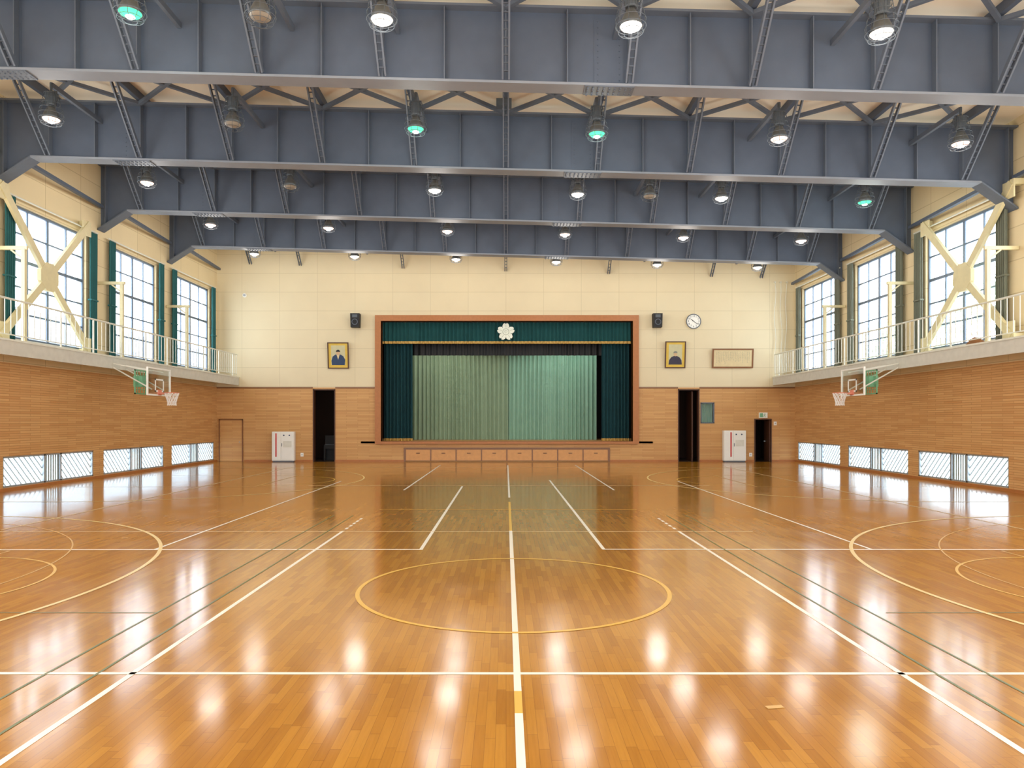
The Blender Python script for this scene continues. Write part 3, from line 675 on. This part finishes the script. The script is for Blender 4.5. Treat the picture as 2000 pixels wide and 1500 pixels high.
for gi, g in enumerate(GY):
    t = thing('roof_girder', f'blue grey steel plate girder spanning the hall, {ORD[gi]} from the viewer', 'girder', (0, g, 8.1), group='roof girders')
    e = WA; c = 12.93
    m = MB(); m.prism([(-e, zb(-e)-.68), (-c, zb(-c)), (c, zb(c)), (e, zb(e)-.68), (e, zt(e)), (-e, zt(-e))], g-.012, g+.012); m.build('web', 'steel', t)
    m = MB(); quadbar(m, -c, c, g-.21, g+.21, zb(-c)-.03, zb(-c)+.02, zb(c)-.03, zb(c)+.02); bf = m.build('bottom_flange', 'flange', t)
    for s in (-1, 1):
        m = MB(); quadbar(m, *( (s*e, s*c) if s < 0 else (s*c, s*e)), g-.21, g+.21, *((zb(-e)-.71, zb(-e)-.66, zb(-c)-.03, zb(-c)+.02) if s < 0 else (zb(c)-.03, zb(c)+.02, zb(e)-.71, zb(e)-.66))); m.build('haunch_flange', 'brace', t)
    m = MB(); quadbar(m, -e, e, g-.21, g+.21, zt(-e)-.02, zt(-e)+.03, zt(e)-.02, zt(e)+.03); m.build('top_flange', 'brace', t)
    for q in range(-11, 12):
        x = q*1.245
        if abs(x) > e: continue
        zz = zb(x)+.02 - (0 if abs(x) <= c else (abs(x)-c)/(e-c)*.68)
        MB().box(x-.01, x+.01, g-.17, g+.17, zz, zt(x)-.02).build('stiffener', 'brace', t)
    for x in (-10.2, 2.1):
        m = MB()
        quadbar(m, x-.5, x+.5, g-.2, g+.2, zb(x-.5)-.05, zb(x-.5)-.03, zb(x+.5)-.05, zb(x+.5)-.03)
        for qx in range(9):
            for yy in (-.15, -.07, .07, .15): m.tube((x-.44+qx*.11, g+yy, zb(x)-.07), (x-.44+qx*.11, g+yy, zb(x)-.045), .018, 6)
        m.build('splice_plate', 'brace', bf)
        m = MB(); m.box(x-.3, x+.3, g-.022, g-.012, zb(x)+.1, zt(x)-.12)
        for cc in (-.22, .22):
            z = zb(x)+.16
            while z < zt(x)-.16: m.tube((x+cc, g-.036, z), (x+cc, g-.022, z), .014, 6); z += .12
        m.build('web_splice', 'steel', t)
    for k, x in enumerate(XK):
        m = MB(); p = Vector((x, g-.19, zb(x)+.06)); q = Vector((x, g-1.6, 10.45-SL*x))
        for dx in (-.065, .065): m.bar(p+Vector((dx,0,0)), q+Vector((dx,0,0)), .035, .1)
        for i in range(1, 14):
            r = p+(q-p)*i/14; m.box(r.x-.055, r.x+.055, r.y-.012, r.y+.012, r.z-.012, r.z+.012)
        m.build('fly_brace', 'brace', t)
        for s in (-1, 1):
            x2 = x+s*2.3
            if abs(x2) > W-.3: continue
            MB().bar((x, g-.2, 10.33-SL*x), (x2, g-2.3, 10.37-SL*x2), .09, .09).build('diagonal_brace', 'brace', t)
    for s in (-1, 1):
        MB().bar((s*13.2, g, 8.75-SL*s*13), (s*13.75, g+4.75, 8.9-SL*s*13), .12, .1).build('side_strut', 'steel', t)
for k, x in enumerate((-12.3, -9.9, -4.95, 0, 4.95, 9.9, 12.3)):
    m = MB(); p = Vector((x, D-.06, 9.2-SL*x)); q = Vector((x, D-1.3, 10.45-SL*x))
    for dx in (-.05, .05): m.bar(p+Vector((dx,0,0)), q+Vector((dx,0,0)), .03, .1)
    for i in range(1, 10):
        r = p+(q-p)*i/10; m.box(r.x-.05, r.x+.05, r.y-.012, r.y+.012, r.z-.012, r.z+.012)
    tag(m.build('wall_brace', 'brace'), f'short slanted steel brace at the top of the stage wall, {pos_w[k]} from the left', 'brace', 'braces on the stage wall')
X, Y = -.05, 18.9
t = thing('ceiling_junction_box', 'small grey box on the ceiling purlin at centre before the second girder', 'junction box', (X, Y, 9.95))
MB().box(X-.2, X+.2, Y-.12, Y+.12, 10.2, 10.38).build('housing', 'ballast', t)
MB().box(X-.03, X+.03, Y-.03, Y+.03, 9.95, 10.2).build('stem', 'ballast', t)

# ------------------------------------------------------------ lamps
def make_lamp(lens):
    t = thing('high_bay_lamp', 'x', 'lamp')
    prof = [(.05,.33),(.07,.33),(.09,.27),(.13,.2),(.175,.1),(.205,0),(.195,.0),(.165,.1),(.12,.19),(.08,.25)]
    rf = MB().lathe(prof, n=24).build('reflector', 'reflector', t, True, True)
    m = MB(); m.lathe([(.19,.005),(.165,-.03),(.1,-.055),(0,-.065)], n=24); m.build('lens', lens, rf, True, True)
    if lens != 'lens_o':
        m = MB(); m.lathe([(.07,-.055),(.085,-.07),(.06,-.09),(0,-.1)], n=12); m.build('bulb', 'core', rf, True, True)
    m = MB(); m.lathe([(.0,.33),(.1,.33),(.11,.36),(.11,.62),(.09,.66),(0,.66)], n=16)
    for i in range(8):
        a = PI*i/4; m.bar((.11*math.cos(a), .11*math.sin(a), .36), (.11*math.cos(a), .11*math.sin(a), .62), .02, .02)
    m.build('ballast_housing', 'ballast', t, True)
    m = MB(); m.box(-.02, .02, -.02, .02, .66, .9); m.box(-.14, .14, -.02, .02, .66, .69)
    for sx in (-.13, .13): m.box(sx-.01, sx+.01, -.02, .02, .45, .69)
    m.build('hanger', 'ballast', t, True)
    m = MB()
    P = [(.16,.62),(.18,.5),(.2,.38),(.24,.25),(.27,.12),(.27,0),(.22,-.1),(.12,-.14)]
    for r, z in P: m.ring((0,0,z), r, .006, 20, 4)
    for i in range(10):
        a = 2*PI*i/10
        for (r0, z0), (r1, z1) in zip(P, P[1:]): m.tube((r0*math.cos(a), r0*math.sin(a), z0), (r1*math.cos(a), r1*math.sin(a), z1), .005, 4)
    m.build('wire_guard', 'ballast', t, True)
    m = MB(); m.box(-.04, .04, 0, 1, .78, .9); m.build('support_beam', 'brace', t, True)
    return t
protos = {}
rows = [
 (12.8, 14.75, [(-6.67,'lens_g'),(-4.36,'lens_o'),(-2.2,'lens_w'),(2.22,'lens_w'),(6.67,'lens_w')]),
 (17.6, 19.8, [(-11.1,'lens_p'),(-6.67,'lens_o'),(-2.2,'lens_g'),(2.22,'lens_g'),(6.67,'lens_p'),(11.1,'lens_p')]),
 (22.3, 24.8, [(-11.1,'lens_p'),(-6.67,'lens_o'),(-2.2,'lens_w'),(2.22,'lens_w'),(4.45,'lens_o'),(6.67,'lens_w'),(11.1,'lens_g')]),
 (27.1, 29.85, [(-11.1,'lens_p'),(-6.67,'lens_p'),(-2.2,'lens_p'),(2.22,'lens_p'),(6.67,'lens_p'),(11.1,'lens_p')]),
 (31.8, 34.75, [(-11.1,'lens_w'),(-6.67,'lens_w'),(-2.2,'lens_w'),(2.22,'lens_w'),(6.67,'lens_w'),(11.1,'lens_w')])]
rl = ['before the nearest girder', 'behind the nearest girder', 'behind the second girder', 'behind the third girder', 'behind the farthest girder']
LC = {'lens_w': (1,.98,.94), 'lens_p': (1,.95,.90), 'lens_g': (.9,1,.94)}
for ri, (y, gy, ls) in enumerate(rows):
    for i, (x, ln) in enumerate(ls):
        if ln not in protos: o = protos[ln] = make_lamp(ln)
        else: o = copy_tree(protos[ln])
        z = 9.03-SL*x
        o.location = (x, y, z)
        state = {'lens_w': 'white', 'lens_p': 'pinkish', 'lens_g': 'green', 'lens_o': 'unlit'}[ln]
        tag(o, f'{state} caged hanging lamp, {pos_w[i]} from left in the row {rl[ri]}', 'lamp', 'caged ceiling lamps')
        for ch in o.children:
            if ch.name.startswith('support_beam'): ch.scale = (1, gy-y-.02, 1)
        if ln != 'lens_o':
            li = bpy.data.lights.new('lamp_light', 'POINT'); li.shadow_soft_size = .45; li.energy = 70; li.color = LC[ln]
            lo = bpy.data.objects.new('lamp_light', li); COL.objects.link(lo); lo.location = (x, y, z-.7)

for x, e, c in ((3.2, 70, (.9, 1, .95)), (-3.2, 58, (1, .97, .88))):  # unseen fill lights added to brighten the back curtain, cooler at right
    li = bpy.data.lights.new('curtain_fill_light', 'AREA'); li.shape = 'RECTANGLE'; li.size = 3.5; li.size_y = .4; li.energy = e; li.color = c
    lo = bpy.data.objects.new('curtain_fill_light', li); COL.objects.link(lo); lo.location = (x, 36.3, 6.6); lo.rotation_euler = (math.radians(10), 0, 0)

# ------------------------------------------------------------ outside
for s, nm in ((-1, 'left'), (1, 'right')):
    xx = sorted((s*(W+T), s*60)); o = MB().box(xx[0], xx[1], 5, 75, -.25, -.1).build('ground_'+nm, 'ground'); struct(o)
t = thing('neighbouring_building', 'pale building with slate roof seen through the left upper windows', 'building', (-27, 50, -.1))
MB().box(-32, -25, 30, 72, -.1, 6.2).build('walls', 'bldg', t)
MB().prism([(-32.8, 6.2), (-24.2, 6.2), (-24.2, 6.45), (-28.5, 8.6), (-32.8, 6.45)], 29.2, 73).build('roof', 'roof', t)
for k in range(8): MB().box(-25.02, -24.95, 32+k*5, 34.5+k*5, 3.2, 5).build('window', 'frame', t)
def tree(x, y, h, r, lab, seed):
    rnd = random.Random(seed)
    t = thing('leafy_tree', lab, 'tree', (x, y, -.1))
    m = MB(); m.tube((x, y, -.1), (x+.2, y, h*.5), .25, 8, .15)
    for k in range(6):
        a = k*1.05; m.tube((x+.2, y, h*.4+k*.1), (x+r*.6*math.cos(a), y+r*.6*math.sin(a), h*.7), .09, 6, .03)
    m.build('trunk', 'bark', t)
    m = MB(); bl = [(x+rnd.uniform(-.6,.6)*r, y+rnd.uniform(-.8,.8)*r, h*rnd.uniform(.35, .95), r*rnd.uniform(.3,.55)) for _ in range(12)]
    for _ in range(1500):
        b = rnd.choice(bl); v = Vector((rnd.gauss(0,1), rnd.gauss(0,1), rnd.gauss(0,1))).normalized()*b[3]*rnd.uniform(.6, 1.05)
        c = Vector(b[:3])+v; q = rnd.uniform(.1, .2)
        u = Vector((rnd.gauss(0,1), rnd.gauss(0,1), rnd.gauss(0,1))).normalized(); w = u.cross(Vector((rnd.gauss(0,1), rnd.gauss(0,1), rnd.gauss(0,1)))).normalized()
        m.add([c-u*q, c+w*q*.5, c+u*q, c-w*q*.5], [(0,1,2,3)])
    m.build('foliage', 'leaf', t)
tree(21.5, 30.5, 8.5, 3.0, 'green leafy tree outside the nearest upper window on the right', 1)
tree(22, 38, 8.5, 3.2, 'tall green tree outside between the nearest and middle windows on the right', 2)
tree(24, 46, 7.5, 3, 'green tree outside the middle upper window on the right', 3)

w = bpy.data.worlds.new('World'); S.world = w; w.use_nodes = True
nt = w.node_tree; bg = nt.nodes['Background']; bg.inputs['Color'].default_value = (.95, .975, 1, 1); bg.inputs['Strength'].default_value = 7.0
def portal(loc, rot, sx, sy):
    li = bpy.data.lights.new('sky_portal', 'AREA'); li.shape = 'RECTANGLE'; li.size = sx; li.size_y = sy
    li.cycles.is_portal = True
    lo = bpy.data.objects.new('sky_portal', li); COL.objects.link(lo); lo.location = loc; lo.rotation_euler = rot
for s in (-1, 1):
    for a, b in UP+EXTRA: portal((s*(W+.2), (a+b)/2, 6.22), (0, s*PI/2, 0), 3.85, b-a)
portal((0, -3.05, 2.25), (PI/2, 0, 0), 27.9, 4.5)

# ------------------------------------------------------------ camera
cam = bpy.data.cameras.new('Camera'); co = bpy.data.objects.new('Camera', cam); COL.objects.link(co); S.camera = co
co.location = (0, 0, H); co.rotation_euler = (PI/2, 0, 0)
cam.sensor_width = 36; cam.lens = F/2000*36; cam.shift_x = .006; cam.shift_y = .036; cam.clip_end = 300
for o in bpy.data.objects:
    if '_o' in o: del o['_o']
